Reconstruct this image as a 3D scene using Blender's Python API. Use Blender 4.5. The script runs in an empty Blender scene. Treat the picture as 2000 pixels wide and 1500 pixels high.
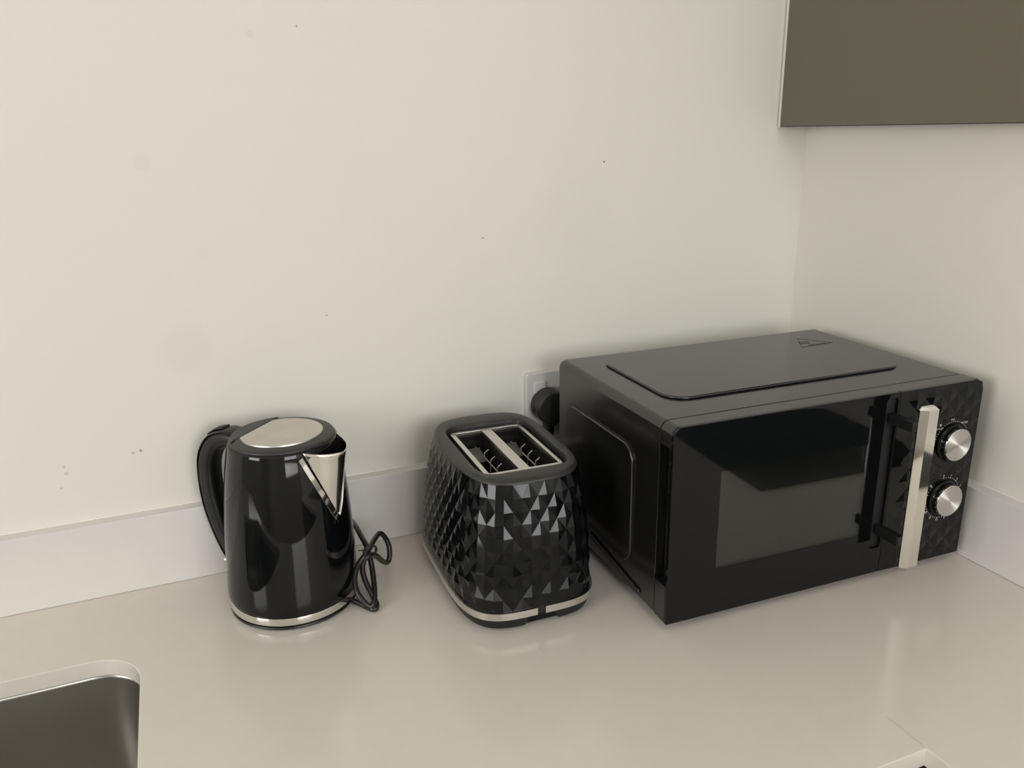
import bpy, bmesh, math, random
from mathutils import Vector, Matrix
PI = math.pi
S = bpy.context.scene
C = S.collection
random.seed(4)

# ------------------------------------------------------------------ camera
cam_d = bpy.data.cameras.new('camera'); cam = bpy.data.objects.new('camera', cam_d); C.objects.link(cam)
FPX = 1592.276; YAW, PITCH, ROLL = 0.390089, -0.301413, -0.017910
fw = Vector((math.sin(YAW)*math.cos(PITCH), math.cos(YAW)*math.cos(PITCH), math.sin(PITCH)))
r0 = Vector((math.cos(YAW), -math.sin(YAW), 0)); u0 = r0.cross(fw)
rt = math.cos(ROLL)*r0 + math.sin(ROLL)*u0; up = -math.sin(ROLL)*r0 + math.cos(ROLL)*u0
m = Matrix((rt, up, -fw)).transposed().to_4x4(); m.translation = Vector((-0.933214, -1.047218, 0.549594))
cam.matrix_world = m
cam_d.sensor_width = 36; cam_d.lens = FPX/2000*36; cam_d.clip_start = .01
S.camera = cam

# ------------------------------------------------------------------ world, light, exposure
w = bpy.data.worlds.new('sky'); S.world = w; w.use_nodes = True
bg = w.node_tree.nodes['Background']; bg.inputs[0].default_value = (.82, .90, 1, 1); bg.inputs[1].default_value = 3.0
def area(name, loc, rot, sx, sy, power, col):
    l = bpy.data.lights.new(name, 'AREA'); l.shape = 'RECTANGLE'; l.size = sx; l.size_y = sy
    l.energy = power; l.color = col
    o = bpy.data.objects.new(name, l); C.objects.link(o); o.location = loc; o.rotation_euler = rot
    return o
# daylight entering by the window behind the camera and by the one to the left
area('window_daylight', (-.50, -3.13, .82), (PI/2, 0, 0), 1.3, 1.10, 25, (1, .968, .91))
area('side_daylight', (-3.53, -1.35, .82), (PI/2, 0, -PI/2), 1.3, 1.10, 32, (1, .97, .92))
# added fill lamp below the ceiling, lifts the worktop against the walls
area('overhead_fill', (-.70, -1.55, 1.46), (0, 0, 0), .6, .6, 1.5, (1, .96, .89))
S.view_settings.view_transform = 'Standard'; S.view_settings.look = 'None'
S.view_settings.exposure = 0.0; S.view_settings.gamma = 1; S.view_settings.use_curve_mapping = False
S.cycles.max_bounces = 10; S.cycles.diffuse_bounces = 6; S.cycles.glossy_bounces = 6
S.cycles.use_denoising = True
S.cycles.sample_clamp_indirect = 6; S.cycles.caustics_reflective = False

# ------------------------------------------------------------------ materials
def mat(name, col, rough=.5, metal=0, coat=0, spec=.5, bump=None, var=None, ani=0, crough=.03):
    m = bpy.data.materials.new(name); m.use_nodes = True
    nt = m.node_tree; b = nt.nodes['Principled BSDF']
    b.inputs['Base Color'].default_value = (*col, 1); b.inputs['Roughness'].default_value = rough
    b.inputs['Metallic'].default_value = metal; b.inputs['Coat Weight'].default_value = coat
    b.inputs['Coat Roughness'].default_value = crough
    b.inputs['Specular IOR Level'].default_value = spec
    b.inputs['Anisotropic'].default_value = ani
    tc = nt.nodes.new('ShaderNodeTexCoord')
    if var:      # gentle colour variation (scale, amount)
        n = nt.nodes.new('ShaderNodeTexNoise'); n.inputs['Scale'].default_value = var[0]
        n.inputs['Detail'].default_value = 4
        nt.links.new(tc.outputs['Object'], n.inputs['Vector'])
        r = nt.nodes.new('ShaderNodeMapRange'); r.inputs[3].default_value = 1-var[1]; r.inputs[4].default_value = 1+var[1]
        nt.links.new(n.outputs[0], r.inputs[0])
        mx = nt.nodes.new('ShaderNodeVectorMath'); mx.operation = 'SCALE'
        mx.inputs[0].default_value = col
        nt.links.new(r.outputs[0], mx.inputs['Scale']); nt.links.new(mx.outputs[0], b.inputs['Base Color'])
    if bump:     # (scale, strength, distance, stretch)
        n = nt.nodes.new('ShaderNodeTexNoise'); n.inputs['Scale'].default_value = bump[0]
        mp = nt.nodes.new('ShaderNodeMapping'); mp.inputs['Scale'].default_value = bump[3] if len(bump) > 3 else (1, 1, 1)
        nt.links.new(tc.outputs['Object'], mp.inputs[0]); nt.links.new(mp.outputs[0], n.inputs['Vector'])
        bp = nt.nodes.new('ShaderNodeBump'); bp.inputs['Strength'].default_value = bump[1]; bp.inputs['Distance'].default_value = bump[2]
        nt.links.new(n.outputs[0], bp.inputs['Height']); nt.links.new(bp.outputs[0], b.inputs['Normal'])
    return m

WALLC = (.70, .686, .636)
def wall_material():
    m = mat('wall_paint', WALLC, .62, bump=(120, .06, .002), spec=.35)
    nt = m.node_tree; b = nt.nodes['Principled BSDF']
    g = nt.nodes.new('ShaderNodeNewGeometry')
    # faint large unevenness of the paint plus single scuffs and specks with their own place on the wall
    n = nt.nodes.new('ShaderNodeTexNoise'); n.inputs['Scale'].default_value = 3.2; n.inputs['Detail'].default_value = 2
    nt.links.new(g.outputs['Position'], n.inputs['Vector'])
    r = nt.nodes.new('ShaderNodeMapRange'); r.inputs[3].default_value = .975; r.inputs[4].default_value = 1.025
    nt.links.new(n.outputs[0], r.inputs[0])
    cur = r.outputs[0]
    spots = [(-.3564, .5053, .0016, .75), (-.5417, .4107, .0013, .6), (-.76, .3254, .0011, .6), (-1.0015, .1788, .0020, .55),
             (-1.0873, .1723, .0016, .35), (-1.086, .1634, .0028, .25), (-1.0944, .1455, .0017, .25), (-.766, .67, .0013, .5), (-1.0105, .177, .002, .3),
             (-.934, .300, .034, .035), (-.953, .522, .010, .05), (-.90, .415, .008, .03), (-.82, .66, .005, .06), (-.40, .43, .07, .02)]
    for x, z, rad, amt in spots:
        d = nt.nodes.new('ShaderNodeVectorMath'); d.operation = 'DISTANCE'; d.inputs[1].default_value = (x, 0, z)
        nt.links.new(g.outputs['Position'], d.inputs[0])
        q = nt.nodes.new('ShaderNodeMapRange'); q.interpolation_type = 'SMOOTHSTEP'
        q.inputs[1].default_value = rad*.5; q.inputs[2].default_value = rad*1.2
        q.inputs[3].default_value = 1-amt; q.inputs[4].default_value = 1
        nt.links.new(d.outputs['Value'], q.inputs[0])
        mu = nt.nodes.new('ShaderNodeMath'); mu.operation = 'MULTIPLY'
        nt.links.new(cur, mu.inputs[0]); nt.links.new(q.outputs[0], mu.inputs[1]); cur = mu.outputs[0]
    sc = nt.nodes.new('ShaderNodeVectorMath'); sc.operation = 'SCALE'; sc.inputs[0].default_value = WALLC
    nt.links.new(cur, sc.inputs['Scale']); nt.links.new(sc.outputs[0], b.inputs['Base Color'])
    return m
M = {}
M['wall'] = wall_material()
M['wall2'] = mat('wall_paint_plain', WALLC, .62, bump=(120, .06, .002), spec=.35, var=(3, .02))
M['ceiling'] = mat('ceiling_paint', (.78, .77, .74), .8, var=(2, .02))
M['floor'] = mat('floor_board', (.16, .13, .10), .4, var=(6, .15))
M['stone'] = mat('worktop_quartz', (.66, .618, .56), .16, spec=.5, var=(45, .025), bump=(260, .02, .0005))
M['upstand'] = mat('upstand_quartz', (.665, .645, .625), .22, spec=.5, var=(45, .02), bump=(260, .02, .0005))
M['joint'] = mat('joint_sealant', (.52, .50, .46), .4, var=(60, .05))
M['sealant'] = mat('white_sealant', (.78, .75, .70), .35, var=(60, .03))
M['taupe'] = mat('taupe_lacquer', (.125, .118, .085), .38, spec=.4, var=(8, .02), bump=(300, .03, .0005))
M['carcass'] = mat('white_carcass', (.74, .73, .69), .5, var=(9, .02))
M['darkedge'] = mat('dark_edging', (.05, .045, .035), .5, var=(20, .05))
M['steel'] = mat('brushed_steel', (.42, .41, .375), .30, 1, bump=(70, .12, .0006, (1, 1, 14)), var=(5, .08))
M['chrome'] = mat('chrome', (.80, .77, .73), .06, 1, var=(30, .03))
M['satin_chrome'] = mat('satin_chrome', (.70, .66, .62), .26, 1, bump=(90, .05, .0003, (1, 1, 12)), var=(12, .05))
M['lid_steel'] = mat('brushed_lid_steel', (.66, .61, .56), .36, 1, bump=(60, .1, .0004, (1, 9, 1)), var=(40, .12))
M['gloss'] = mat('gloss_black', (.0028, .0035, .004), .05, spec=.30, var=(20, .1))
M['kettle'] = mat('kettle_gloss_black', (.0024, .0030, .0036), .05, spec=.38, var=(20, .1))
M['satin'] = mat('satin_black_metal', (.008, .008, .0078), .17, spec=.80, var=(20, .08), bump=(900, .02, .0002))
M['matte'] = mat('matte_black_plastic', (.008, .0085, .009), .38, spec=.38, var=(30, .1), bump=(1400, .04, .0002))
M['collar'] = mat('soft_touch_collar', (.024, .0235, .022), .42, spec=.5, var=(30, .06), bump=(1400, .04, .0002))
M['dark'] = mat('dark_cavity', (.004, .004, .004), .6, var=(20, .1))
M['cavity_steel'] = mat('toaster_inner_steel', (.10, .095, .085), .35, .9, var=(70, .3), bump=(90, .2, .0006))
M['rubber'] = mat('black_rubber', (.014, .014, .014), .5, var=(40, .1))
M['cord'] = mat('black_cord', (.012, .012, .012), .33, var=(40, .1))
M['wire'] = mat('guard_wire', (.62, .58, .52), .35, .4, var=(40, .1))
M['white_plastic'] = mat('white_plastic', (.60, .59, .60), .25, var=(20, .02))
M['print'] = mat('white_print', (.62, .64, .63), .5, var=(30, .04))
M['black_print'] = mat('black_print', (.006, .006, .006), .5, var=(30, .04))
M['hob'] = mat('black_ceramic_glass', (.003, .003, .0035), .08, spec=.12, var=(10, .1))

def screen_material():   # perforated metal screen seen behind the oven glass
    m = mat('perforated_screen', (.05, .052, .05), .16, 1)
    nt = m.node_tree; b = nt.nodes['Principled BSDF']
    tc = nt.nodes.new('ShaderNodeTexCoord'); sp = nt.nodes.new('ShaderNodeSeparateXYZ'); nt.links.new(tc.outputs['Object'], sp.inputs[0])
    outs = []
    for ax in (0, 2):
        a = nt.nodes.new('ShaderNodeMath'); a.operation = 'MULTIPLY'; a.inputs[1].default_value = 2*PI/.0024
        nt.links.new(sp.outputs[ax], a.inputs[0])
        s = nt.nodes.new('ShaderNodeMath'); s.operation = 'SINE'; nt.links.new(a.outputs[0], s.inputs[0]); outs.append(s.outputs[0])
    p = nt.nodes.new('ShaderNodeMath'); p.operation = 'MULTIPLY'; nt.links.new(outs[0], p.inputs[0]); nt.links.new(outs[1], p.inputs[1])
    r = nt.nodes.new('ShaderNodeMapRange'); r.inputs[1].default_value = -.1; r.inputs[2].default_value = .35
    nt.links.new(p.outputs[0], r.inputs[0])
    mx = nt.nodes.new('ShaderNodeMix'); mx.data_type = 'RGBA'
    mx.inputs[6].default_value = (.12, .122, .119, 1); mx.inputs[7].default_value = (.05, .052, .05, 1)
    nt.links.new(r.outputs[0], mx.inputs[0]); nt.links.new(mx.outputs[2], b.inputs['Base Color'])
    return m
M['screen'] = screen_material()
def glass_material():
    m = bpy.data.materials.new('tinted_glass'); m.use_nodes = True; nt = m.node_tree; nt.nodes.remove(nt.nodes['Principled BSDF'])
    t = nt.nodes.new('ShaderNodeBsdfTransparent'); t.inputs[0].default_value = (.80, .82, .81, 1)
    g = nt.nodes.new('ShaderNodeBsdfGlossy'); g.inputs['Roughness'].default_value = .03
    f = nt.nodes.new('ShaderNodeFresnel'); ge = nt.nodes.new('ShaderNodeNewGeometry'); mr = nt.nodes.new('ShaderNodeMapRange'); mr.inputs[3].default_value = 1.5; mr.inputs[4].default_value = 1/1.5
    nt.links.new(ge.outputs['Backfacing'], mr.inputs[0]); nt.links.new(mr.outputs[0], f.inputs[0])
    x = nt.nodes.new('ShaderNodeMixShader'); nt.links.new(f.outputs[0], x.inputs[0]); nt.links.new(t.outputs[0], x.inputs[1]); nt.links.new(g.outputs[0], x.inputs[2])
    nt.links.new(x.outputs[0], nt.nodes['Material Output'].inputs[0]); return m
M['glass'] = glass_material()
def spun_material():     # radially brushed knob face: the brushing turns the highlight round the centre
    m = mat('spun_metal', (.72, .71, .68), .34, 1, ani=1)
    m.node_tree.nodes['Principled BSDF'].inputs['Anisotropic Rotation'].default_value = .25
    nt = m.node_tree; b = nt.nodes['Principled BSDF']
    t = nt.nodes.new('ShaderNodeTangent'); t.direction_type = 'RADIAL'; t.axis = 'Y'
    nt.links.new(t.outputs[0], b.inputs['Tangent'])
    return m
M['spun'] = spun_material()

# ------------------------------------------------------------------ helpers
def finish(bm, angle=35, smooth=True):
    bmesh.ops.recalc_face_normals(bm, faces=bm.faces)
    if smooth:
        for f in bm.faces: f.smooth = True
        for e in bm.edges:
            if len(e.link_faces) == 2 and e.calc_face_angle(0) > math.radians(angle): e.smooth = False
def obj(name, bm, material, parent=None, angle=35, smooth=True, loc=None):
    finish(bm, angle, smooth)
    me = bpy.data.meshes.new(name); bm.to_mesh(me); bm.free()
    me.materials.append(M[material] if isinstance(material, str) else material)
    o = bpy.data.objects.new(name, me); C.objects.link(o)
    if parent: o.parent = parent
    if loc: o.location = loc
    if smooth:
        wn = o.modifiers.new('face_normals', 'WEIGHTED_NORMAL'); wn.keep_sharp = True; wn.weight = 100
    return o
def thing(name, label, cat, loc=(0, 0, 0), rz=0, group=None):
    o = bpy.data.objects.new(name, None); C.objects.link(o); o.location = loc; o.rotation_euler = (0, 0, rz)
    o.empty_display_size = .02
    o['label'] = label; o['category'] = cat
    if group: o['group'] = group
    return o
def tag(o, label, cat, group=None):
    o['label'] = label; o['category'] = cat
    if group: o['group'] = group
    return o
def struct(name, bm, material):
    o = obj(name, bm, material); o['kind'] = 'structure'; return o
def box(bm, x0, x1, y0, y1, z0, z1, bev=0, seg=2):
    vs = [bm.verts.new((x, y, z)) for x in (x0, x1) for y in (y0, y1) for z in (z0, z1)]
    fs = [(0, 1, 3, 2), (4, 6, 7, 5), (0, 4, 5, 1), (2, 3, 7, 6), (0, 2, 6, 4), (1, 5, 7, 3)]
    faces = [bm.faces.new([vs[i] for i in f]) for f in fs]
    bmesh.ops.recalc_face_normals(bm, faces=faces)
    if bev:
        es = list({e for f in faces for e in f.edges})
        bmesh.ops.bevel(bm, geom=es, offset=bev, segments=seg, affect='EDGES', profile=.5)
    return bm
def nb(*a, **k): return box(bmesh.new(), *a, **k)
def prism(bm, pts, axis, a0, a1, bev=0, seg=2):
    """extrude closed 2-D outline between a0 and a1 along axis; pts are the other two coords in xyz order"""
    def P(p, a):
        return (a, p[0], p[1]) if axis == 0 else (p[0], a, p[1]) if axis == 1 else (p[0], p[1], a)
    A = [bm.verts.new(P(p, a0)) for p in pts]; B = [bm.verts.new(P(p, a1)) for p in pts]
    n = len(pts); fa = bm.faces.new(A); fb = bm.faces.new(B[::-1])
    for i in range(n): bm.faces.new([A[i], B[i], B[(i+1) % n], A[(i+1) % n]])
    if bev:
        bmesh.ops.recalc_face_normals(bm, faces=bm.faces)
        bmesh.ops.bevel(bm, geom=list(fa.edges)+list(fb.edges), offset=bev, segments=seg, affect='EDGES', profile=.5)
    return bm
def rrect(x0, x1, y0, y1, r, n=6, rs=None):
    """rounded rectangle; rs = radii for corners (x1y1, x0y1, x0y0, x1y0)"""
    rs = rs or (r,)*4; out = []
    for (cx, cy, sx, sy, a, rr) in ((x1, y1, -1, -1, 0, rs[0]), (x0, y1, 1, -1, 90, rs[1]), (x0, y0, 1, 1, 180, rs[2]), (x1, y0, -1, 1, 270, rs[3])):
        if rr <= 0: out.append((cx, cy)); continue
        for k in range(n+1):
            t = math.radians(a+90*k/n); out.append((cx+sx*rr+rr*math.cos(t), cy+sy*rr+rr*math.sin(t)))
    return out
def lathe(bm, prof, n=64, c=(0, 0), lean=(0, 0), a0=0, a1=2*PI, closed=True):
    rings = []
    for r, z in prof:
        if r < 1e-6: rings.append([bm.verts.new((c[0]+lean[0]*z, c[1]+lean[1]*z, z))]); continue
        rings.append([bm.verts.new((c[0]+lean[0]*z+r*math.cos(a0+(a1-a0)*k/n), c[1]+lean[1]*z+r*math.sin(a0+(a1-a0)*k/n), z)) for k in range(n)])
    for A, B in zip(rings, rings[1:]):
        for k in range(n):
            k2 = (k+1) % n
            if len(A) == 1 and len(B) == 1: continue
            if len(A) == 1: bm.faces.new([A[0], B[k], B[k2]])
            elif len(B) == 1: bm.faces.new([A[k], B[0], A[k2]])
            else: bm.faces.new([A[k], B[k], B[k2], A[k2]])
    return bm
def smooth_path(pts, sub=8, closed=False):
    P = [Vector(p) for p in pts]; n = len(P); out = []
    rng = range(n if closed else n-1)
    for i in rng:
        g = lambda j: P[j % n] if closed else P[max(0, min(n-1, j))]
        p0, p1, p2, p3 = g(i-1), g(i), g(i+1), g(i+2)
        for k in range(sub):
            t = k/sub
            out.append(.5*((2*p1)+(p2-p0)*t+(2*p0-5*p1+4*p2-p3)*t*t+(3*p1-p0-3*p2+p3)*t**3))
    if not closed: out.append(P[-1])
    return out
def tube(bm, path, rad, n=10, closed=False, rfun=None, caps=True):
    """round tube along points; rfun(i/N) -> (ra, rb) gives an elliptic section"""
    N = len(path); rings = []; nrm = None
    for i, p in enumerate(path):
        a = path[(i-1) % N] if closed or i else path[0]; b = path[(i+1) % N] if closed or i < N-1 else path[-1]
        t = (b-a).normalized()
        if nrm is None:
            nrm = t.orthogonal().normalized()
        nrm = (nrm-t*nrm.dot(t)).normalized(); bi = t.cross(nrm)
        ra, rb = rfun(i/(N-1)) if rfun else (rad, rad)
        rings.append([bm.verts.new(p+nrm*(ra*math.cos(2*PI*k/n))+bi*(rb*math.sin(2*PI*k/n))) for k in range(n)])
    for i in range(N if closed else N-1):
        A, B = rings[i], rings[(i+1) % N]
        for k in range(n): bm.faces.new([A[k], A[(k+1) % n], B[(k+1) % n], B[k]])
    if caps and not closed:
        bm.faces.new(rings[0][::-1]); bm.faces.new(rings[-1])
    return bm
def text_bm(bm, s, size, place):
    """flat lettering: place(x, y) -> 3-D point"""
    cu = bpy.data.curves.new('lettering', 'FONT'); cu.body = s; cu.size = size; cu.align_x = 'CENTER'; cu.align_y = 'CENTER'; cu.resolution_u = 2
    o = bpy.data.objects.new('lettering', cu); C.objects.link(o)
    dg = bpy.context.evaluated_depsgraph_get(); me = bpy.data.meshes.new_from_object(o.evaluated_get(dg))
    vs = [bm.verts.new(place(v.co.x, v.co.y)) for v in me.vertices]
    for p in me.polygons:
        try: bm.faces.new([vs[i] for i in p.vertices])
        except ValueError: pass
    bpy.data.objects.remove(o); bpy.data.meshes.remove(me); bpy.data.curves.remove(cu)

# ------------------------------------------------------------------ room shell
XL, YF, ZF, ZC, XR = -3.6, -3.2, -.90, 1.50, .25
struct('wall_back', nb(XL-.1, XR+.1, 0, .1, ZF, ZC), 'wall')
b = bmesh.new(); box(b, 0, XR+.1, -.505, 0, ZF, ZC); box(b, XR, XR+.1, YF, -.505, ZF, ZC)
struct('wall_right', b, 'wall2')
b = bmesh.new()      # left wall with a window opening
y0, y1, z0, z1 = -2.0, -.7, .27, 1.37
box(b, XL-.1, XL, YF, y0, ZF, ZC); box(b, XL-.1, XL, y1, 0, ZF, ZC); box(b, XL-.1, XL, y0, y1, ZF, z0); box(b, XL-.1, XL, y0, y1, z1, ZC)
struct('wall_left', b, 'wall2')
b = bmesh.new()      # wall behind the camera with its window opening
x0, x1 = -1.15, .15
box(b, XL-.1, x0, YF-.1, YF, ZF, ZC); box(b, x1, XR+.1, YF-.1, YF, ZF, ZC); box(b, x0, x1, YF-.1, YF, ZF, z0); box(b, x0, x1, YF-.1, YF, z1, ZC)
struct('wall_front', b, 'wall2')
struct('floor', nb(XL-.1, XR+.1, YF-.1, .1, ZF-.05, ZF), 'floor')
struct('ceiling', nb(XL-.1, XR+.1, YF-.1, .1, ZC, ZC+.05), 'ceiling')
def window(n, horiz, a0, a1, pos):
    wn = bpy.data.objects.new('window_%d' % n, None); C.objects.link(wn); wn['kind'] = 'structure'
    b = bmesh.new(); t = .05
    def bx(p0, p1, q0, q1):
        if horiz: box(b, p0, p1, pos-.07, pos-.02, q0, q1, .004)
        else: box(b, pos-.07, pos-.02, p0, p1, q0, q1, .004)
    bx(a0, a0+t, z0, z1); bx(a1-t, a1, z0, z1); bx(a0+t, a1-t, z0, z0+t); bx(a0+t, a1-t, z1-t, z1); mid = (a0+a1)/2; bx(mid-t/2, mid+t/2, z0+t, z1-t)
    obj('window_frame', b, 'white_plastic', wn)
window(1, True, x0, x1, YF); window(2, False, y0, y1, XL)

# ------------------------------------------------------------------ worktop (L shape) with sink cut-out
WX, WY, TH = -.352, -.6215, .019
SX0, SX1, SY0, SY1, SR = -1.56, -1.0243, -.545, -.160, .052
def worktop_bm():
    bm = bmesh.new()
    outer = [(XL+1.2, -.0005), (XL+1.2, WY), (WX, WY), (WX, -1.75), (XR-.0005, -1.75), (XR-.0005, -.5055), (-.0005, -.5055), (-.0005, -.0005)]
    hole = rrect(SX0, SX1, SY0, SY1, SR, 10)
    for z in (0, -TH):
        vo = [bm.verts.new((x, y, z)) for x, y in outer]; vh = [bm.verts.new((x, y, z)) for x, y in hole]
        eo = [bm.edges.new((vo[i], vo[(i+1) % len(vo)])) for i in range(len(vo))]
        eh = [bm.edges.new((vh[i], vh[(i+1) % len(vh)])) for i in range(len(vh))]
        bmesh.ops.triangle_fill(bm, edges=eo+eh, use_beauty=True)
        if z == 0: top = (vo, vh)
        else: bot = (vo, vh)
    for A, B in ((top[0], bot[0]), (top[1], bot[1])):
        for i in range(len(A)): bm.faces.new([A[i], A[(i+1) % len(A)], B[(i+1) % len(A)], B[i]])
    es = [e for e in bm.edges if all(abs(v.co.z) < 1e-6 for v in e.verts) and len(e.link_faces) == 2 and abs(e.calc_face_angle(0)) > 1]
    bmesh.ops.recalc_face_normals(bm, faces=bm.faces)
    bmesh.ops.bevel(bm, geom=es, offset=.0016, segments=2, affect='EDGES', profile=.5)
    return bm
wt = thing('worktop', 'pale grey glossy stone worktop carrying the kettle, toaster and microwave', 'worktop')
obj('slab', worktop_bm(), 'stone', wt)
obj('joint', nb(WX-.0006, WX+.0006, WY+.0015, -.575, -.004, .00008), 'joint', wt)['label'] = 'thin seam between the two worktop runs'

u = thing('upstand', 'long white stone upstand along the foot of the wide wall', 'upstand')
b = nb(XL+1.2, -.0005, -.0192, -.0003, .0003, .0987, .0008); obj('strip', b, 'upstand', u)
b = bmesh.new(); tube(b, [Vector((x, -.0008, .0990)) for x in (XL+1.2, -1.03, -.95, -.4, -.02)], .0011, 8); obj('sealant_bead', b, 'sealant', u)
u = thing('upstand', 'short white stone upstand on the right wall beside the microwave', 'upstand')
obj('strip', nb(-.0190, -.0003, -.504, -.0196, .0003, .0987, .0008), 'upstand', u)
b = bmesh.new(); tube(b, [Vector((-.0008, y, .0990)) for y in (-.02, -.3, -.503)], .0011, 8); obj('sealant_bead', b, 'sealant', u)

# ------------------------------------------------------------------ sink
sk = thing('sink', 'undermounted brushed steel sink bowl at the bottom left', 'sink', ((SX0+SX1)/2, (SY0+SY1)/2, -TH-.0005))
hx, hy = (SX1-SX0)/2, (SY1-SY0)/2
def sink_bm():
    bm = bmesh.new(); rings = []
    prof = [(.020, 0), (.0022, 0), (.0006, -.0012), (0, -.004), (-.002, -.13), (-.006, -.158), (-.016, -.172), (-.034, -.178), (-.12, -.181)]
    for off, z in prof:
        r = max(SR+off, .012)
        rings.append([bm.verts.new((x, y, z)) for x, y in rrect(-hx-off, hx+off, -hy-off, hy+off, r, 10)])
    for A, B in zip(rings, rings[1:]):
        n = len(A)
        for i in range(n): bm.faces.new([A[i], A[(i+1) % n], B[(i+1) % n], B[i]])
    bm.faces.new(rings[-1])
    return bm
o = obj('bowl', sink_bm(), 'steel', sk, 50)
md = o.modifiers.new('thickness', 'SOLIDIFY'); md.thickness = .001; md.offset = 1
b = bmesh.new(); lathe(b, [(0, -.1795), (.030, -.1795), (.036, -.1785), (.043, -.1775), (.045, -.1795), (.045, -.20), (0, -.20)], 40); obj('drain', b, 'chrome', sk)
b = bmesh.new(); tube(b, [Vector((x, y, .0004)) for x, y in rrect(-hx-.0008, hx+.0008, -hy-.0008, hy+.0008, SR, 10)], .0007, 6, closed=True); obj('seal', b, 'sealant', sk)

# ------------------------------------------------------------------ base cabinets below the worktop
def base_cabinet(label, x0, x1, y0, y1, front):
    t = thing('base_cabinet', label, 'cabinet', ((x0+x1)/2, (y0+y1)/2, ZF), 0)
    ox, oy = (x0+x1)/2, (y0+y1)/2; top = -TH-ZF-.001
    X0, X1, Y0, Y1 = x0-ox, x1-ox, y0-oy, y1-oy
    if 'sink' in label:
        b = bmesh.new(); box(b, X0, X0+.018, Y0, Y1, .1, top); box(b, X1-.018, X1, Y0, Y1, .1, top); box(b, X0+.018, X1-.018, Y0, Y1, .1, .118); obj('carcass', b, 'carcass', t)
    else: obj('carcass', nb(X0+.001, X1-.001, Y0, Y1, .1, top), 'carcass', t)
    if front == 'y':
        obj('rail', nb(X0+.001, X1-.001, Y0-.002, Y0, top-.045, top), 'darkedge', t)
        obj('door', nb(X0+.002, X1-.002, Y0-.020, Y0-.002, .102, top-.035, .001), 'taupe', t)
        obj('plinth', nb(X0, X1, Y0+.04, Y0+.055, 0, .1), 'taupe', t)
    else:
        obj('rail', nb(X0-.002, X0, Y0+.001, Y1-.001, top-.045, top), 'darkedge', t)
        obj('door', nb(X0-.020, X0-.002, Y0+.002, Y1-.002, .102, top-.035, .001), 'taupe', t)
        obj('plinth', nb(X0+.04, X0+.055, Y0, Y1, 0, .1), 'taupe', t)
base_cabinet('taupe base cabinet under the kettle, left of the worktop inner corner', -.98, WX+.02, WY+.02+.012, -.02, 'y')
base_cabinet('taupe base cabinet under the steel sink', -1.60, -.982, WY+.02+.012, -.02, 'y')
base_cabinet('taupe base cabinet on the left beyond the sink', -2.39, -1.602, WY+.02+.012, -.02, 'y')
base_cabinet('taupe base cabinet under the black hob', WX+.032, XR-.01, -1.74, -.66, 'x')

# hob set in the right-hand run, seen only as a dark patch mirrored in the microwave door
h = thing('hob', 'black glass hob in the right-hand worktop past the microwave', 'hob', (.035, -1.0, .0002))
obj('glass_plate', nb(-.178, .178, -.335, .345, 0, .004, .001), 'hob', h)
for cx, cy, r in ((-.07, .18, .085), (.08, -.15, .085), (-.07, -.17, .065), (.085, .19, .065)):
    b = bmesh.new(); lathe(b, [(r-.001, .0041), (r, .0043), (r+.001, .0041)], 40, (cx, cy)); obj('zone_ring', b, 'collar', h)

# ------------------------------------------------------------------ wall cabinet
CX, CZ = -.061, .5485
wc = thing('wall_cabinet', 'taupe wall cabinet hung on the right wall at the top right', 'cabinet', (CX, -.3, CZ))
obj('carcass', nb(.020, .0600, -.204, .2925, -.0022, .72, .0005), 'carcass', wc)
obj('door', nb(0, .0185, -.204, .2905, 0, .72, .0009), 'taupe', wc)
obj('door_edging', nb(.0004, .018, -.203, .2900, -.0009, .0001), 'darkedge', wc)
obj('filler_panel', nb(.0035, .0195, .2935, .2995, -.0015, .72, .0005), 'carcass', wc)

# ------------------------------------------------------------------ wall socket and plug
so = thing('wall_socket', 'white double wall socket half hidden behind the microwave', 'socket', (-.4108, -.0002, .169))
b = bmesh.new(); prism(b, rrect(-.073, .073, -.043, .043, .005, 5), 1, -.0088, 0, .0018); obj('faceplate', b, 'white_plastic', so)
for sx in (-.052, .052): obj('switch', nb(sx-.009, sx+.009, -.0115, -.008, .012, .030, .0015), 'white_plastic', so)
pg = thing('power_plug', 'black mains plug pushed into the white wall socket', 'plug', (-.4535, -.0092, .163))
b = bmesh.new()
out = []
for k in range(28):   # rounded plug outline, narrowing to the cord grip below
    a = 2*PI*k/28; r = .0265; x = r*math.cos(a)*.95; z = r*math.sin(a)
    if z < -.012: x *= 1-(-.012-z)/.030
    out.append((x, z))
prism(b, out, 1, -.030, 0, .004, 3); obj('body', b, 'rubber', pg)
b = bmesh.new(); prism(b, [(-.0075, -.020), (.0075, -.020), (.0052, -.048), (-.0052, -.048)], 1, -.019, -.006, .003); obj('cord_grip', b, 'rubber', pg)
b = bmesh.new(); path = smooth_path([(0, -.012, -.046), (0, -.013, -.075), (.004, -.016, -.115), (.014, -.018, -.148), (.035, -.030, -.1586), (.070, -.045, -.1589)], 6)
tube(b, path, .0035, 10); obj('cord', b, 'cord', pg)
b = bmesh.new(); prism(b, rrect(-.0275, -.024, -.004, .002, .001, 3), 1, -.016, -.010); obj('side_tab', b, 'rubber', pg)

# ------------------------------------------------------------------ microwave
W, H, D = .44, .2367, .2937
mw = thing('microwave', 'black microwave oven with chrome handle and two silver dials', 'microwave', (-.4739, -.3733, .0125), -.0278)
FD = .0262
b = bmesh.new(); prism(b, rrect(.0006, W-.0006, 0, H-.0003, 0, 6, (.010, .010, .003, .003)), 1, FD+.0018, D, .0015, 2)
obj('casing', b, 'satin', mw)
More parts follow.
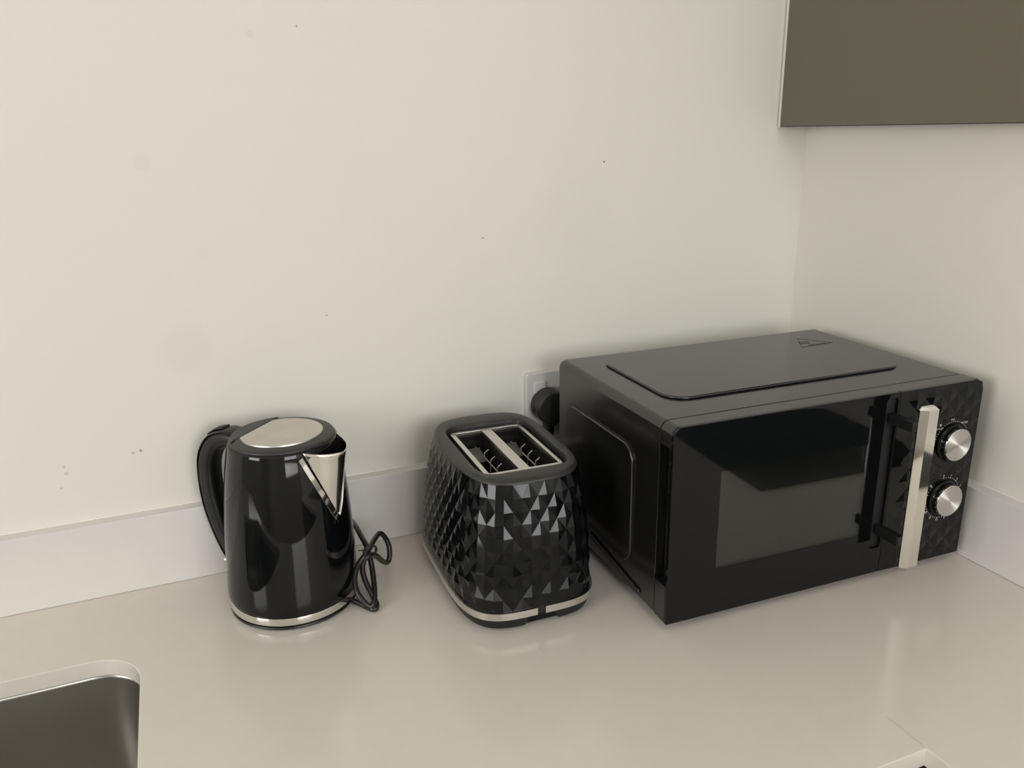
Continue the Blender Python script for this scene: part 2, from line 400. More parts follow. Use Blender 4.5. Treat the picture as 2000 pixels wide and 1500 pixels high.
# pressed panel on top and on the left side
b = bmesh.new(); prism(b, rrect(.045, .395, .078, .262, .028, 8), 2, H-.001, H+.0028, .0020, 3); obj('top_panel', b, 'satin', mw)
b = bmesh.new()
prism(b, rrect(.082, .262, .032, .186, .022, 8), 0, -.0026, .002, .0018, 3); obj('side_panel', b, 'satin', mw)
b = bmesh.new()   # slanting vent slot low on the side
prism(b, [(.058, .0085), (.060, .0130), (.190, .0265), (.190, .0215)], 0, -.0016, .002, .0006, 1); obj('vent_lip', b, 'satin', mw)
b = bmesh.new(); prism(b, [(.0605, .0065), (.0600, .0092), (.190, .0215), (.190, .0180)], 0, -.0004, .002); obj('vent_slot', b, 'dark', mw)
b = bmesh.new(); box(b, W-.001, W+.0005, .06, .26, .05, .17, .0003)
obj('right_vent_panel', b, 'satin', mw)
# front frame behind door: notched on its left side
fr = rrect(0, W, 0, H, 0, 6, (.010, .010, .002, .002))
left = [p for p in fr]
poly = []
for i, p in enumerate(fr):
    poly.append(p)
    if p[0] < 1e-6 and p[1] > H/2 and fr[(i+1) % len(fr)][1] < H/2:
        poly += [(0, .212), (.011, .212), (.011, .047), (0, .047)]
b = bmesh.new(); prism(b, poly, 1, .0040, FD, .0006, 1); obj('front_frame', b, 'satin', mw)
obj('latch_cover', nb(.0095, .0112, .006, .024, .12, .15, .0005), 'gloss', mw)
for ww in (.186, .155): obj('hinge_clip', nb(.008, .0112, .012, .019, ww, ww+.004, .0005), 'matte', mw)
obj('hinge_pin', nb(.0015, .0040, .0245, .0268, -.0012, .006, .0005), 'chrome', mw)
# door
DU = .3070
dr = obj('door', prism(bmesh.new(), rrect(0, DU, 0, H, 0, 8, (0, .010, .0015, 0)), 1, 0, .0042, .0007, 2), 'gloss', mw)
# replace the solid door with a frame around the window
me = dr.data; b = bmesh.new()
wx0, wx1, wz0, wz1 = .0625, .2685, .0575, .1775
sx0, sx1, sz0, sz1 = .2880, .3045, .035, .2300      # finger recess behind the handle
o2 = rrect(0, DU, 0, H, 0, 8, (0.0005, .010, .0015, 0.0005))
for y in (0, .0042):
    loops = [o2, [(wx0, wz0), (wx1, wz0), (wx1, wz1), (wx0, wz1)], rrect(sx0, sx1, sz0, sz1, .004, 4)]
    es = []; vv = []
    for L in loops:
        v = [b.verts.new((x, y, z)) for x, z in L]; vv.append(v); es += [b.edges.new((v[i], v[(i+1) % len(v)])) for i in range(len(v))]
    bmesh.ops.triangle_fill(b, edges=es, use_beauty=True)
    if y == 0: va = vv
for A, B in zip(va, vv):
    for i in range(len(A)): b.faces.new([A[i], A[(i+1) % len(A)], B[(i+1) % len(A)], B[i]])
bmesh.ops.recalc_face_normals(b, faces=b.faces)
oe = [e for e in b.edges if len(e.link_faces) == 2 and e.calc_face_angle(0) > 1 and all(abs(v.co.y) < 1e-6 for v in e.verts)
      and not all(wx0-.001 < v.co.x < wx1+.001 and wz0-.001 < v.co.z < wz1+.001 for v in e.verts)]
bmesh.ops.bevel(b, geom=oe, offset=.0006, segments=2, affect='EDGES', profile=.5)
finish(b, 35); b.to_mesh(me); b.free()
obj('window_glass', nb(wx0+.0001, wx1-.0001, .0002, .0010, wz0+.0001, wz1-.0001), 'glass', dr)
obj('window_screen', nb(wx0, wx1, .0030, .0038, wz0, wz1), 'screen', dr)
obj('handle_recess', nb(sx0-.0005, sx1+.0005, .0034, .0040, sz0-.0005, sz1+.0005), 'dark', dr)
# handle
b = bmesh.new()
sec = [(.3022, -.0325), (.3018, -.0345), (.3100, -.0402), (.3246, -.0402), (.3257, -.0390), (.3256, -.0325)]
n = len(sec); cu = .3130
rings = []
for z, s, dz in ((.0240, .9, 0), (.0250, 1, 0), (.2255, 1, 0), (.2292, .66, 0)):
    rings.append([b.verts.new((cu+(x-cu)*s, -.0325+(y+.0325)*(1 if s == 1 else s), z)) for x, y in sec])
for A, B in zip(rings, rings[1:]):
    for i in range(n): b.faces.new([A[i], A[(i+1) % n], B[(i+1) % n], B[i]])
b.faces.new(rings[0]); b.faces.new(rings[-1][::-1])
hd = obj('handle', b, 'chrome', dr, 12)
for z in (.0600, .2050):
    b = bmesh.new(); box(b, .2945, .3045, -.0345, .0036, z-.0065, z+.0065, .002); p = obj('handle_post', b, 'matte', dr)
# control panel with faceted relief
PU0, PU1 = DU+.0008, W
def facet_panel():
    bm = bmesh.new(); nx, nz = 10, 18; y = 0
    rnd = random.Random(3)
    g = {}
    for i in range(nx+1):
        for j in range(nz+1):
            x = PU0+(PU1-PU0)*i/nx; z = H*j/nz
            edge = i in (0, nx) or j in (0, nz)
            hgt = 0 if edge else (.0011 if (i+j) % 2 else -.0002)*(0.75+.5*rnd.random())
            if x < .324: hgt = -.0002
            for cz in (.160, .085):
                d = math.hypot(x-.398, z-cz)
                if d < .034: hgt = -.0002
            if j == nz and i == nx: x -= .003; z -= .003
            g[i, j] = bm.verts.new((x, -hgt, z))
    for i in range(nx):
        for j in range(nz):
            a, b_, c, d = g[i, j], g[i+1, j], g[i+1, j+1], g[i, j+1]
            if (i+j) % 2 == 0: bm.faces.new([a, b_, c]); bm.faces.new([a, c, d])
            else: bm.faces.new([a, b_, d]); bm.faces.new([b_, c, d])
    # side walls
    rim = [g[i, 0] for i in range(nx+1)]+[g[nx, j] for j in range(1, nz+1)]+[g[i, nz] for i in range(nx-1, -1, -1)]+[g[0, j] for j in range(nz-1, 0, -1)]
    back = [bm.verts.new((v.co.x, .0042, v.co.z)) for v in rim]
    for i in range(len(rim)):
        k = (i+1) % len(rim); bm.faces.new([rim[i], rim[k], back[k], back[i]])
    bm.faces.new(back)
    return bm
cp = obj('control_panel', facet_panel(), 'gloss', mw, smooth=False)
def rot_y_lathe(bm, prof, cx, cz, n=56):
    """lathe about an axis along -y: prof (radius, out)"""
    tmp = bmesh.new(); lathe(tmp, prof, n)
    for v in tmp.verts:
        x, y, z = v.co; v.co = Vector((cx+x, -z, cz+y))
    me = bpy.data.meshes.new('tmp'); tmp.to_mesh(me); tmp.free(); bm.from_mesh(me); bpy.data.meshes.remove(me)
    return bm
for kz, words in ((.160, 'power'), (.085, 'timer')):
    b = bmesh.new(); rot_y_lathe(b, [(.0335, 0), (.0330, .0008), (.0250, .0009), (.0244, .0004), (0, .0004)], 0, 0)
    db = obj('dial_plate', b, 'gloss', mw, loc=(.398, 0, kz))
    mk = bmesh.new()
    def put(ang, rad):
        a = math.radians(ang); return math.sin(a)*rad, math.cos(a)*rad
    if words == 'timer':
        marks = list(zip('0 1 2 3 4 5 6 8 10 15 20 25 30 35'.split(), [-6+k*24.4 for k in range(14)]))
        for s, a in marks:
            cx_, cz_ = put(a, .0302)
            text_bm(mk, s, .0042, lambda x, y: (cx_+x, -.00105, cz_+y))
        nd = 40
        for k in range(nd):
            a = -6+k*(24.4*13)/(nd-1); cx_, cz_ = put(a, .0272); r = .00055 if k % 3 else .0008
            mk.faces.new([mk.verts.new((cx_+r*math.cos(t), -.00105, cz_+r*math.sin(t))) for t in [q*PI/3 for q in range(6)]])
    else:
        for s, a, sz in (('Low', -88, .0034), ('M.Low', -46, .0036), ('Med', -4, .0034), ('M.High', 38, .0036), ('High', 84, .0034)):
            cx_, cz_ = put(a, .0300)
            text_bm(mk, s, sz, lambda x, y: (cx_+x, -.00105, cz_+y))
        cx_, cz_ = put(-46, .0300)
        for k in range(3):     # defrost flake above the second setting
            t = k*PI/3; dx, dz = math.cos(t)*.0022, math.sin(t)*.0022; nx_, nz_ = -math.sin(t)*.0003, math.cos(t)*.0003
            X, Z = cx_, cz_+.0042
            mk.faces.new([mk.verts.new((X+sx*dx+tx*nx_, -.00106-.00001*k, Z+sx*dz+tx*nz_)) for sx, tx in ((-1, -1), (1, -1), (1, 1), (-1, 1))])
        nd = 25
        for k in range(nd):
            a = -88+k*172/(nd-1); cx_, cz_ = put(a, .0272); r = .00055
            mk.faces.new([mk.verts.new((cx_+r*math.cos(t), -.00105, cz_+r*math.sin(t))) for t in [q*PI/3 for q in range(6)]])
    obj('dial_markings', mk, 'print', db, smooth=False)['label'] = 'white printed scale of the %s' % ('timer dial' if words == 'timer' else 'power dial')
    b = bmesh.new(); rot_y_lathe(b, [(.0235, .0004), (.0235, .003), (.0222, .0042), (.0212, .006), (.0208, .0100), (.0198, .0106), (0, .0106)], 0, 0)
    kn = obj('dial', b, 'gloss', mw, loc=(.398, 0, kz))
    b = bmesh.new(); rot_y_lathe(b, [(.0208, .0088), (.0211, .0110), (.0206, .0122), (.0200, .0124)], 0, 0); obj('dial_rim', b, 'chrome', kn)
    b = bmesh.new(); rot_y_lathe(b, [(.0201, .0102), (.0201, .0121), (.0197, .0124), (.004, .0124), (0, .0124)], 0, 0, 72); obj('dial_face', b, 'spun', kn)
# warning print on the top panel
b = bmesh.new(); zt = H+.00295
tri = [Vector((.3615, .2465)), Vector((.3905, .2055)), Vector((.3335, .2035))]
def seg2(p, q, wd):
    d = (q-p).normalized(); nn = Vector((-d.y, d.x))*wd/2
    b.faces.new([b.verts.new((v.x, v.y, zt)) for v in (p-nn, q-nn, q+nn, p+nn)])
T = [Vector(mwv) for mwv in ((.3602, .2458), (.3895, .2060), (.3333, .2036))]
seg2(T[0], T[1], .0018); seg2(T[1], T[2], .0016); seg2(T[2], T[0], .0006)
ce = (T[0]+T[1]+T[2])/3
ax = (T[2]-T[0]).normalized(); perp = Vector((-ax.y, ax.x))
for k in (-1, 0, 1):       # three heat waves
    c0 = ce+ax*(k*.0055)+Vector((-.008, .004)); prev = None
    for q in range(9):
        t = q/8; p_ = c0+perp*((t-.5)*.016)+ax*(math.sin(t*2*PI)*.0016)
        if prev is not None: seg2(prev, p_, .0016)
        prev = p_
e1 = (T[1]-T[2]).normalized()
for k in range(9):         # the row of small warning print along one side
    p_ = T[2]+e1*(.014+k*.0036)+Vector((0, .0034)); seg2(p_, p_+e1*.0024, .0034 if k % 3 else .0022)
o = obj('warning_print', b, 'black_print', mw, smooth=False); o['label'] = 'black triangular hot surface warning print'
for fx, fy in ((.045, .045), (W-.045, .045), (.045, D-.035), (W-.045, D-.035)):
    b = bmesh.new(); lathe(b, [(0, -.0123), (.009, -.0123), (.0105, -.009), (.011, .001), (0, .001)], 24, (fx, fy)); obj('foot', b, 'rubber', mw)

# ------------------------------------------------------------------ toaster
to = thing('toaster', 'black two-slice toaster with faceted gloss body and chrome band', 'toaster', (-.590, -.166, 0), -.038)
def outline(a, bb, nexp, N, cx=0, cy=0, start=0.0):
    K = 1440; P = []
    for k in range(K):
        t = 2*PI*k/K; c, s = math.cos(t), math.sin(t); r = (abs(c/a)**nexp+abs(s/bb)**nexp)**(-1/nexp)
        P.append((r*c, r*s))
    L = [0]
    for k in range(K): p, q = P[k], P[(k+1) % K]; L.append(L[-1]+math.hypot(q[0]-p[0], q[1]-p[1]))
    out = []; j = 0
    for i in range(N):
        s = (L[-1]*(i+start)/N)
        while L[j+1] < s: j += 1
        f = (s-L[j])/(L[j+1]-L[j]+1e-12); p, q = P[j % K], P[(j+1) % K]
        x, y = p[0]+(q[0]-p[0])*f, p[1]+(q[1]-p[1])*f
        nx, ny = abs(x/a)**(nexp-1)/a*(1 if x > 0 else -1), abs(y/bb)**(nexp-1)/bb*(1 if y > 0 else -1); l = math.hypot(nx, ny)
        out.append((x+cx, y+cy, nx/l, ny/l))
    return out
TA, TB = .0865, .1365
# inset of the silhouette with height
PZ = [(.017, .000), (.030, .000), (.060, .0005), (.090, .0022), (.120, .0055), (.140, .0085), (.158, .0125), (.168, .0155), (.1735, .0178), (.176, .0188), (.179, .021)]
def inset(z):
    for (z0_, i0), (z1_, i1) in zip(PZ, PZ[1:]):
        if z <= z1_: return i0+(i1-i0)*(z-z0_)/(z1_-z0_)
    return PZ[-1][1]
def tcen(z): t = max(0, z-.03)/.15; return .0045*t, .001*t
def tring(z, N, extra=0, start=0):
    i = inset(z); cx_, cy_ = tcen(z); nn = 3.9-.6*min(1, z/.17)
    return outline(TA-i*.78-extra, TB-i*1.12-extra, nn, N, cx_, cy_, start)
NU = 68; rows = 10; zb, zt_ = .0275, .1735
b = bmesh.new(); R_ = []
for j in range(rows+1):
    z = zb+(zt_-zb)*j/rows; ring = []
    for i, (x, y, nx, ny) in enumerate(tring(z, NU)):
        amp = .0020 if 0 < j < rows else 0
        if j == rows-1: amp *= .6
        hgt = amp*(.5 if (i+j) % 2 else -.5)
        ring.append(b.verts.new((x+nx*(hgt-.0012), y+ny*(hgt-.0012), z)))
    R_.append(ring)
for j in range(rows):
    for i in range(NU):
        k = (i+1) % NU; a_, b_, c_, d_ = R_[j][i], R_[j][k], R_[j+1][k], R_[j+1][i]
        if (i+j) % 2 == 0: b.faces.new([a_, b_, c_]); b.faces.new([a_, c_, d_])
        else: b.faces.new([a_, b_, d_]); b.faces.new([b_, c_, d_])
obj('body', b, 'gloss', to, smooth=False)
# collar
FRX, FRY, FCX, FCY, FZ = .0492, .0752, .0060, -.0005, .1720
b = bmesh.new(); N = 120; rings = []
for z, e in ((.1705, .0035), (.1728, .0015), (.1738, .0003), (.1750, 0), (.1768, .0002), (.1782, .0014)):
    rings.append([b.verts.new((x, y, z)) for x, y, _, _ in tring(z, N, e)])
def rec(a, bb, n_, z, cx_, cy_): return [b.verts.new((x, y, z)) for x, y, _, _ in outline(a, bb, n_, N, cx_, cy_)]
rings.append(rec(.0675, .1075, 4.0, .1793, .0048, .0010))
rings.append(rec(.0620, .0965, 5.0, .1798, .0045, -.0010))
rings.append(rec(.0578, .0870, 6.5, .1795, .0045, -.0040))
rings.append(rec(.0564, .0845, 7.0, .1780, .0045, -.0045))
rings.append(rec(.0560, .0840, 7.0, .1600, .0045, -.0045))
for A, B in zip(rings, rings[1:]):
    for i in range(N): b.faces.new([A[i], A[(i+1) % N], B[(i+1) % N], B[i]])
obj('collar', b, 'collar', to, 40)
# slot frame: steel plate with two openings
b = bmesh.new(); fo = rrect(FCX-FRX, FCX+FRX, FCY-FRY, FCY+FRY, .0065, 6)
holes = [rrect(-.0370, -.0005, FCY-.0700, FCY+.0690, .002, 3), rrect(.0130, .0500, FCY-.0700, FCY+.0690, .002, 3)]
def plate(b, outer, holes, zt, zb):
    st = []
    for z in (zt, zb):
        es = []; vv = []
        for L in [outer]+holes:
            v = [b.verts.new((x, y, z)) for x, y in L]; vv.append(v); es += [b.edges.new((v[i], v[(i+1) % len(v)])) for i in range(len(v))]
        bmesh.ops.triangle_fill(b, edges=es, use_beauty=True); st.append(vv)
    for A, B in zip(*st):
        for i in range(len(A)): b.faces.new([A[i], A[(i+1) % len(A)], B[(i+1) % len(A)], B[i]])
plate(b, fo, holes, FZ+.0008, FZ-.0030)
bmesh.ops.recalc_face_normals(b, faces=b.faces)
es = [e for e in b.edges if len(e.link_faces) == 2 and e.calc_face_angle(0) > 1 and all(abs(v.co.z-FZ-.0008) < 1e-6 for v in e.verts)]
bmesh.ops.bevel(b, geom=es, offset=.0005, segments=2, affect='EDGES', profile=.5)
obj('slot_frame', b, 'satin_chrome', to, 30)
b = bmesh.new()   # well between frame and collar, black
plate(b, [(x, y) for x, y, _, _ in outline(.0585, .0865, 7, 80, .0045, -.0045)], [rrect(-.0375, 0, FCY-.0705, FCY+.0695, .002, 3), rrect(.0125, .0505, FCY-.0705, FCY+.0695, .002, 3)], .1660, .1600)
obj('well', b, 'dark', to)
for k, (hx0, hx1) in enumerate(((-.0375, 0), (.0125, .0505))):
    b = bmesh.new(); y0_, y1_ = FCY-.0705, FCY+.0695; zt2, zb2 = .1685, .050
    v = [b.verts.new(p) for p in ((hx0, y0_, zt2), (hx1, y0_, zt2), (hx1, y1_, zt2), (hx0, y1_, zt2), (hx0, y0_, zb2), (hx1, y0_, zb2), (hx1, y1_, zb2), (hx0, y1_, zb2))]
    for f in ((0, 1, 5, 4), (1, 2, 6, 5), (2, 3, 7, 6), (3, 0, 4, 7), (4, 5, 6, 7)): b.faces.new([v[i] for i in f])
    sl = obj('bread_slot', b, 'cavity_steel', to, smooth=False)
    md = sl.modifiers.new('thickness', 'SOLIDIFY'); md.thickness = .0006; md.offset = 1
    cxs = (hx0+hx1)/2
    b = bmesh.new()          # guard wires lengthways and their cross hooks
    for dx, z in ((-.0095, .150), (-.0085, .128), (-.008, .105), (.0095, .150), (.0085, .128), (.008, .105)):
        tube(b, [Vector((cxs+dx, y0_+.001, z)), Vector((cxs+dx, y1_, z))], .0009, 6)
    for yy in (-.045, -.02, .005, .030):
        for s in (-1, 1):
            tube(b, smooth_path([(cxs+s*.0150, yy, .160), (cxs+s*.0100, yy, .156), (cxs+s*.0090, yy, .150), (cxs+s*.0075, yy, .095), (cxs+s*.009, yy, .06)], 4), .0007, 6)
    obj('guard_wires', b, 'wire', sl)
    b = bmesh.new()          # heater card on both walls
    for s in (-1, 1):
        xw = hx0+.0012 if s < 0 else hx1-.0012
        for q in range(9): box(b, xw-.0004, xw+.0004, y0_+.006, y1_-.006, .062+q*.0105, .063+q*.0105)
    obj('heating_ribbons', b, 'cavity_steel', sl)
    b = bmesh.new()          # bread lifter bracket rising at the rear of the slot
    pr = [(y1_-.0180, .1560), (y1_-.0200, .1540), (y1_-.0440, .1500), (y1_-.0465, .1470), (y1_-.0465, .118), (y1_-.0440, .118), (y1_-.0440, .145), (y1_-.0180, .150)]
    prism(b, pr, 0, hx0+.0065, hx1-.0085, .0006, 1); obj('bread_lifter', b, 'cavity_steel', sl)
    obj('lifter_rail', nb(cxs-.003, cxs+.003, y0_+.004, y1_-.02, .075, .0765), 'wire', sl)
# maker's clip at the rear of the well
obj('clip', nb(-.012, -.006, FCY+.0772, FCY+.0790, .1660, .1700, .0004), 'wire', to)
# chrome band, open at the front centre
b = bmesh.new(); N = 160; ro = []; ob = outline(TA+.0010, TB+.0010, 4, N); ib = outline(TA-.0018, TB-.0018, 4, N)
for z in (.0185, .0272): ro.append(([b.verts.new((x, y, z)) for x, y, _, _ in ob], [b.verts.new((x, y, z)) for x, y, _, _ in ib]))
def gap(i): x, y = ob[i][0], ob[i][1]; return y < 0 and abs(x) < .0030
for i in range(N):
    k = (i+1) % N
    if gap(i) or gap(k): continue
    o0, i0_ = ro[0]; o1, i1_ = ro[1]
    b.faces.new([o0[i], o0[k], o1[k], o1[i]]); b.faces.new([i0_[i], i1_[i], i1_[k], i0_[k]])
    b.faces.new([o1[i], o1[k], i1_[k], i1_[i]]); b.faces.new([o0[i], i0_[i], i0_[k], o0[k]])
for i in range(N):
    if not gap(i) and (gap((i+1) % N) or gap((i-1) % N)): b.faces.new([ro[0][0][i], ro[1][0][i], ro[1][1][i], ro[0][1][i]])
bmesh.ops.delete(b, geom=[v for v in b.verts if not v.link_faces], context='VERTS')
obj('chrome_band', b, 'satin_chrome', to, 40)
b = bmesh.new()   # base tray below, cut away in an arch at front and back
rings = []
for z, e in ((.0276, .0022), (.0185, .0016), (.0180, .0024), (.0100, .0028), (.0050, .0045), (.0036, .0085)):
    ring = []
    for x, y, _, _ in outline(TA-e, TB-e, 4, 160):
        zz = z
        if z < .0175:
            aa = max(0, 1-(abs(x-.002)/.021)**4) if abs(x-.002) < .021 else 0
            if abs(y) > .09: zz = z+(.0172-z)*min(1, aa*1.3)
        ring.append(b.verts.new((x, y, zz)))
    rings.append(ring)
for A, B in zip(rings, rings[1:]):
    for i in range(160): b.faces.new([A[i], A[(i+1) % 160], B[(i+1) % 160], B[i]])
b.faces.new(rings[-1])
obj('base', b, 'matte', to, 40)
for sx, sy in ((-1, -1), (1, -1), (-1, 1), (1, 1)):
    b = bmesh.new(); lathe(b, [(0, 0), (.0055, 0), (.0065, .0012), (.0070, .0085), (0, .0085)], 20, (sx*.047, sy*.108)); obj('foot', b, 'rubber', to)
# lever at the far end
b = bmesh.new(); box(b, -.018, .022, .139, .150, .118, .130, .004); obj('lever', b, 'matte', to)

# ------------------------------------------------------------------ kettle
LEAN = (.0058/.21, .0117/.21)
pb = thing('kettle_stand', 'round black power base under the kettle with bundled cord', 'stand', (-.8474, -.1162, 0))
b = bmesh.new(); lathe(b, [(0, .0002), (.070, .0002), (.0745, .0010), (.0760, .0028), (.0752, .0046), (.066, .0050), (0, .0050)], 72); obj('plate', b, 'matte', pb)
ke = thing('kettle', 'gloss black jug kettle with chrome spout and steel lid disc', 'kettle', (-.8474, -.1162, 0))
b = bmesh.new(); lathe(b, [(0, .0056), (.0735, .0056), (.0755, .0062), (.0765, .0080), (.0762, .0158), (.0752, .0165), (.071, .0168)], 96, lean=LEAN); obj('chrome_ring', b, 'chrome', ke)
KP = [(.0705, .0165), (.0762, .0172), (.0772, .0190), (.0778, .024), (.0779, .032), (.0774, .045), (.0768, .060), (.0762, .078), (.0754, .098), (.0742, .118), (.0726, .138), (.0706, .158), (.0682, .176), (.0663, .188), (.0648, .1965), (.0641, .2020), (.0636, .2055), (.0628, .2072), (.0616, .2078)]
def KR(z):
    for (r0_, z0_), (r1_, z1_) in zip(KP, KP[1:]):
        if z <= z1_: return r0_+(r1_-r0_)*(z-z0_)/(z1_-z0_)
    return KP[-1][0]
b = bmesh.new(); lathe(b, KP, 96, lean=LEAN); obj('body', b, 'kettle', ke, 50)
b = bmesh.new(); lathe(b, [(.0605, .2060), (.0614, .2080), (.0614, .2092), (.0604, .2106), (.0580, .2116), (.0500, .2124), (.0490, .2124), (.02, .2126), (0, .2126)], 96, lean=LEAN); ld = obj('lid', b, 'collar', ke, 50)
HA = math.radians(137); SA = math.radians(-46)
def kp(r, a, z): return Vector((LEAN[0]*z+r*math.cos(a), LEAN[1]*z+r*math.sin(a), z))
b = bmesh.new(); pts = []
ca, sa = math.cos(HA), math.sin(HA)
for k in range(96):
    t = 2*PI*k/96; x, y = .0480*math.cos(t), .0480*math.sin(t); d = x*ca+y*sa
    lim = .0355
    if d > lim: x -= (d-lim)*ca; y -= (d-lim)*sa
    pts.append((x, y))
A = [b.verts.new((x+LEAN[0]*.211, y+LEAN[1]*.211, .2122)) for x, y in pts]; B = [b.verts.new((x*.992+LEAN[0]*.212, y*.992+LEAN[1]*.212, .2138)) for x, y in pts]
for i in range(96): b.faces.new([A[i], A[(i+1) % 96], B[(i+1) % 96], B[i]])
b.faces.new(B); obj('lid_disc', b, 'lid_steel', ld, 40)['label'] = 'round brushed steel disc cut flat on the handle side'
# hinge block across the lid, towards the handle
b = bmesh.new(); bx_ = []
segs = 20
for lvl, (z, sc) in enumerate(((.2080, 1), (.2122, 1), (.2133, .97))):
    ring = []
    for k in range(segs+1):
        t = HA+math.radians(-50+100*k/segs); r = .0600*(1 if lvl == 0 else .985 if lvl == 1 else .955); ring.append(kp(r, t, z))
    cA = (-50, 50)
    for s in (1, -1):
        half = .040 if lvl < 2 else .0385; d = .0372 if lvl < 2 else .0385
        ring.append(kp(0, 0, z)+Vector((ca*d-sa*half*s*1.0, sa*d+ca*half*s*1.0, 0)))
    bx_.append([b.verts.new(p) for p in ring])
for A, B in zip(bx_, bx_[1:]):
    n = len(A)
    for i in range(n): b.faces.new([A[i], A[(i+1) % n], B[(i+1) % n], B[i]])
b.faces.new(bx_[-1]); obj('hinge_cover', b, 'collar', ld, 30)
# spout
b = bmesh.new(); LV = 22; NS = 28; rg = []
z_b, z_t = .122, .2070
for j in range(LV+1):
    s = j/LV; z = z_b+(z_t-z_b)*s; ha = math.radians(32)*s**.92+.004; ring = []
    for i in range(NS+1):
        t = -1+2*i/NS; out_ = (.0240*s**1.2)*(1-abs(t)**1.35)
        rr = KR(z)+.0006+out_
        ring.append(b.verts.new(kp(rr, SA+ha*t, z-.005*(1-abs(t)**1.5)*s)))
    rg.append(ring)
for A, B in zip(rg, rg[1:]):
    for i in range(NS): b.faces.new([A[i], A[i+1], B[i+1], B[i]])
sp = obj('spout', b, 'chrome', ke, 60)
md = sp.modifiers.new('thickness', 'SOLIDIFY'); md.thickness = .0007; md.offset = -1
b = bmesh.new()
for sgn in (-1, 1):    # polished border strip of the spout
    prev = None
    for j in range(LV+1):
        s = j/LV; z = z_b-.004+(z_t-z_b)*s; ha = math.radians(32)*s**.92+.004; w_ = math.radians(4.6)
        z2 = z-(.0035*s)
        row = [b.verts.new(kp(KR(z2)+.0003, SA+sgn*(ha+w_), z2)), b.verts.new(kp(KR(z2)+.0016, SA+sgn*(ha+w_*.9), z2)), b.verts.new(kp(KR(z2)+.0016, SA+sgn*(ha+.005), z2+.003)), b.verts.new(kp(KR(z2)+.0003, SA+sgn*ha, z2+.003))]
        if prev:
            for q in range(3): b.faces.new([prev[q], prev[q+1], row[q+1], row[q]])
        prev = row
obj('spout_border', b, 'chrome', sp, 30)
# handle
hp = [(.0600, .197), (.0780, .1990), (.0970, .190), (.1090, .170), (.1120, .145), (.1095, .115), (.1020, .085), (.0910, .058), (.0795, .036), (.072, .026)]
path = smooth_path([kp(r, HA, z) for r, z in hp], 8)
side = Vector((-sa, ca, 0))
def strap(path, hw, thick_fn, off=0, n=20, p_=3.0):
    bm = bmesh.new(); rings = []; N = len(path)
    for i, p in enumerate(path):
        a = path[max(0, i-1)]; c = path[min(N-1, i+1)]; t = (c-a).normalized(); nrm = side.cross(t).normalized()
        th = thick_fn(i/(N-1)); hw_ = hw(i/(N-1)) if callable(hw) else hw
        ring = []
        for k in range(n):
            an = 2*PI*k/n; cc, ss = math.cos(an), math.sin(an); r = (abs(cc)**p_+abs(ss)**p_)**(-1/p_)
            ring.append(bm.verts.new(p+side*(hw_*r*cc)+nrm*(th*r*ss+off)))
        rings.append(ring)
    for A, B in zip(rings, rings[1:]):
        for k in range(n): bm.faces.new([A[k], A[(k+1) % n], B[(k+1) % n], B[k]])
    bm.faces.new(rings[0][::-1]); bm.faces.new(rings[-1])
    return bm, None
bm_, _ = strap(path, lambda t: .0150-.003*t, lambda t: .0105+.0010*math.sin(PI*t)-.004*max(0, t-.6)/.4)
obj('handle', bm_, 'matte', ke, 60)
# glossy outer shell along the back of the handle
path2 = smooth_path([kp(r, HA, z) for r, z in [(.062, .2045), (.0790, .2080), (.1020, .1990), (.1175, .1760), (.1215, .1460), (.1190, .1130), (.1110, .0810), (.0990, .0530), (.0850, .0310)]], 8)
bm_, _ = strap(path2, lambda t: .0142-.0035*t, lambda t: .0022, 0, 16, 2.4)
obj('handle_shell', bm_, 'kettle', ke, 60)
path3 = smooth_path([kp(r, HA, z) for r, z in [(.0810, .2108), (.0920, .2083), (.1040, .2012)]], 6)
bm_, _ = strap(path3, lambda t: .0075, lambda t: .0018, 0, 12, 2.4)
obj('lid_button', bm_, 'rubber', ke, 60)
b = bmesh.new(); tube(b, [kp(.0740, HA+.02, .0300), kp(.1010, HA+.02, .0335)], .0030, 12); obj('switch_lever', b, 'chrome', ke)
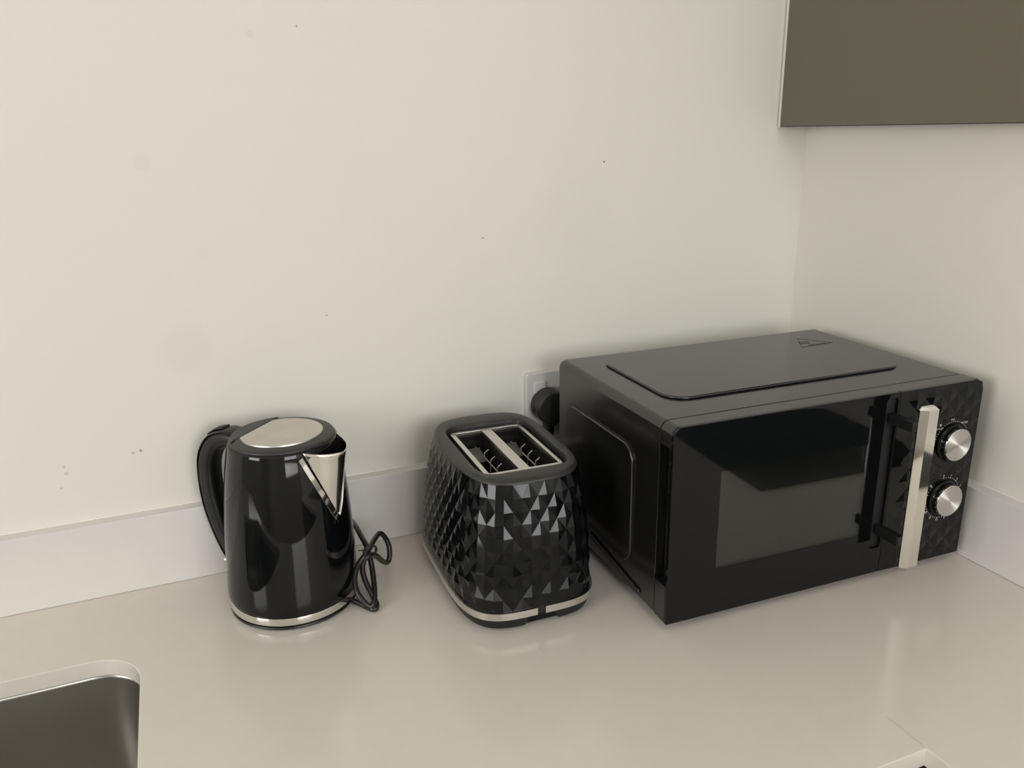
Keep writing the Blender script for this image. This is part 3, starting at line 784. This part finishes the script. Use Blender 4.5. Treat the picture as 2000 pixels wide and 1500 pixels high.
# cord bundle of the power base (points taken relative to the base)
def rel(pts): return [Vector(p)-Vector((-.8474, -.1162, 0)) for p in pts]
CORD = [(-0.775, -0.1, 0.0036), (-0.7735, -0.118, 0.0036), (-0.7833, -0.1519, 0.0038), (-0.7872, -0.1575, 0.0038), (-0.7804, -0.1688, 0.0038), (-0.7698, -0.187, 0.0038), (-0.764, -0.1914, 0.0038), (-0.7603, -0.182, 0.0046), (-0.763, -0.172, 0.0121), (-0.7668, -0.16, 0.0231), (-0.7679, -0.15, 0.0347), (-0.7638, -0.143, 0.0446), (-0.7557, -0.14, 0.048), (-0.7459, -0.128, 0.0391), (-0.7344, -0.112, 0.0202), (-0.7255, -0.1, 0.0102), (-0.7211, -0.096, 0.016), (-0.7198, -0.09, 0.0283), (-0.724, -0.088, 0.0409), (-0.7314, -0.092, 0.0499), (-0.7422, -0.108, 0.0508), (-0.7523, -0.126, 0.0502), (-0.7611, -0.144, 0.0529), (-0.7713, -0.15, 0.0459), (-0.7796, -0.16, 0.0356), (-0.7818, -0.172, 0.0251), (-0.7779, -0.182, 0.0154), (-0.7699, -0.188, 0.0062), (-0.7632, -0.184, 0.0096), (-0.7581, -0.165, 0.0111), (-0.7552, -0.15, 0.019), (-0.7537, -0.138, 0.0292), (-0.754, -0.13, 0.0399), (-0.7548, -0.118, 0.05), (-0.7562, -0.095, 0.053), (-0.757, -0.07, 0.0543), (-0.7569, -0.04, 0.0493)]
b = bmesh.new(); cpth = smooth_path(rel(CORD), 7); tube(b, cpth, .0034, 10); cd = obj('cord', b, 'cord', pb, 60)
TIE = rel([(-0.7546, -0.134, 0.0505), (-0.7688, -0.135, 0.0548), (-0.7493, -0.134, 0.0377)])
b = bmesh.new(); tc = TIE[0]
ringp = [tc+Vector((.0085*math.cos(t), .002*math.cos(t), .0075*math.sin(t))) for t in [2*PI*k/16 for k in range(16)]]
tube(b, ringp, .0008, 6, closed=True)
ringp = [p+Vector((.001, -.0035, .0015)) for p in ringp]; tube(b, ringp, .0008, 6, closed=True)
tube(b, smooth_path([TIE[1], TIE[0]+Vector((-.007, -.003, .004))], 4), .0007, 6); tube(b, smooth_path([TIE[0]+Vector((.007, -.003, .003)), TIE[2]], 4), .0007, 6)
obj('cable_tie', b, 'rubber', cd)
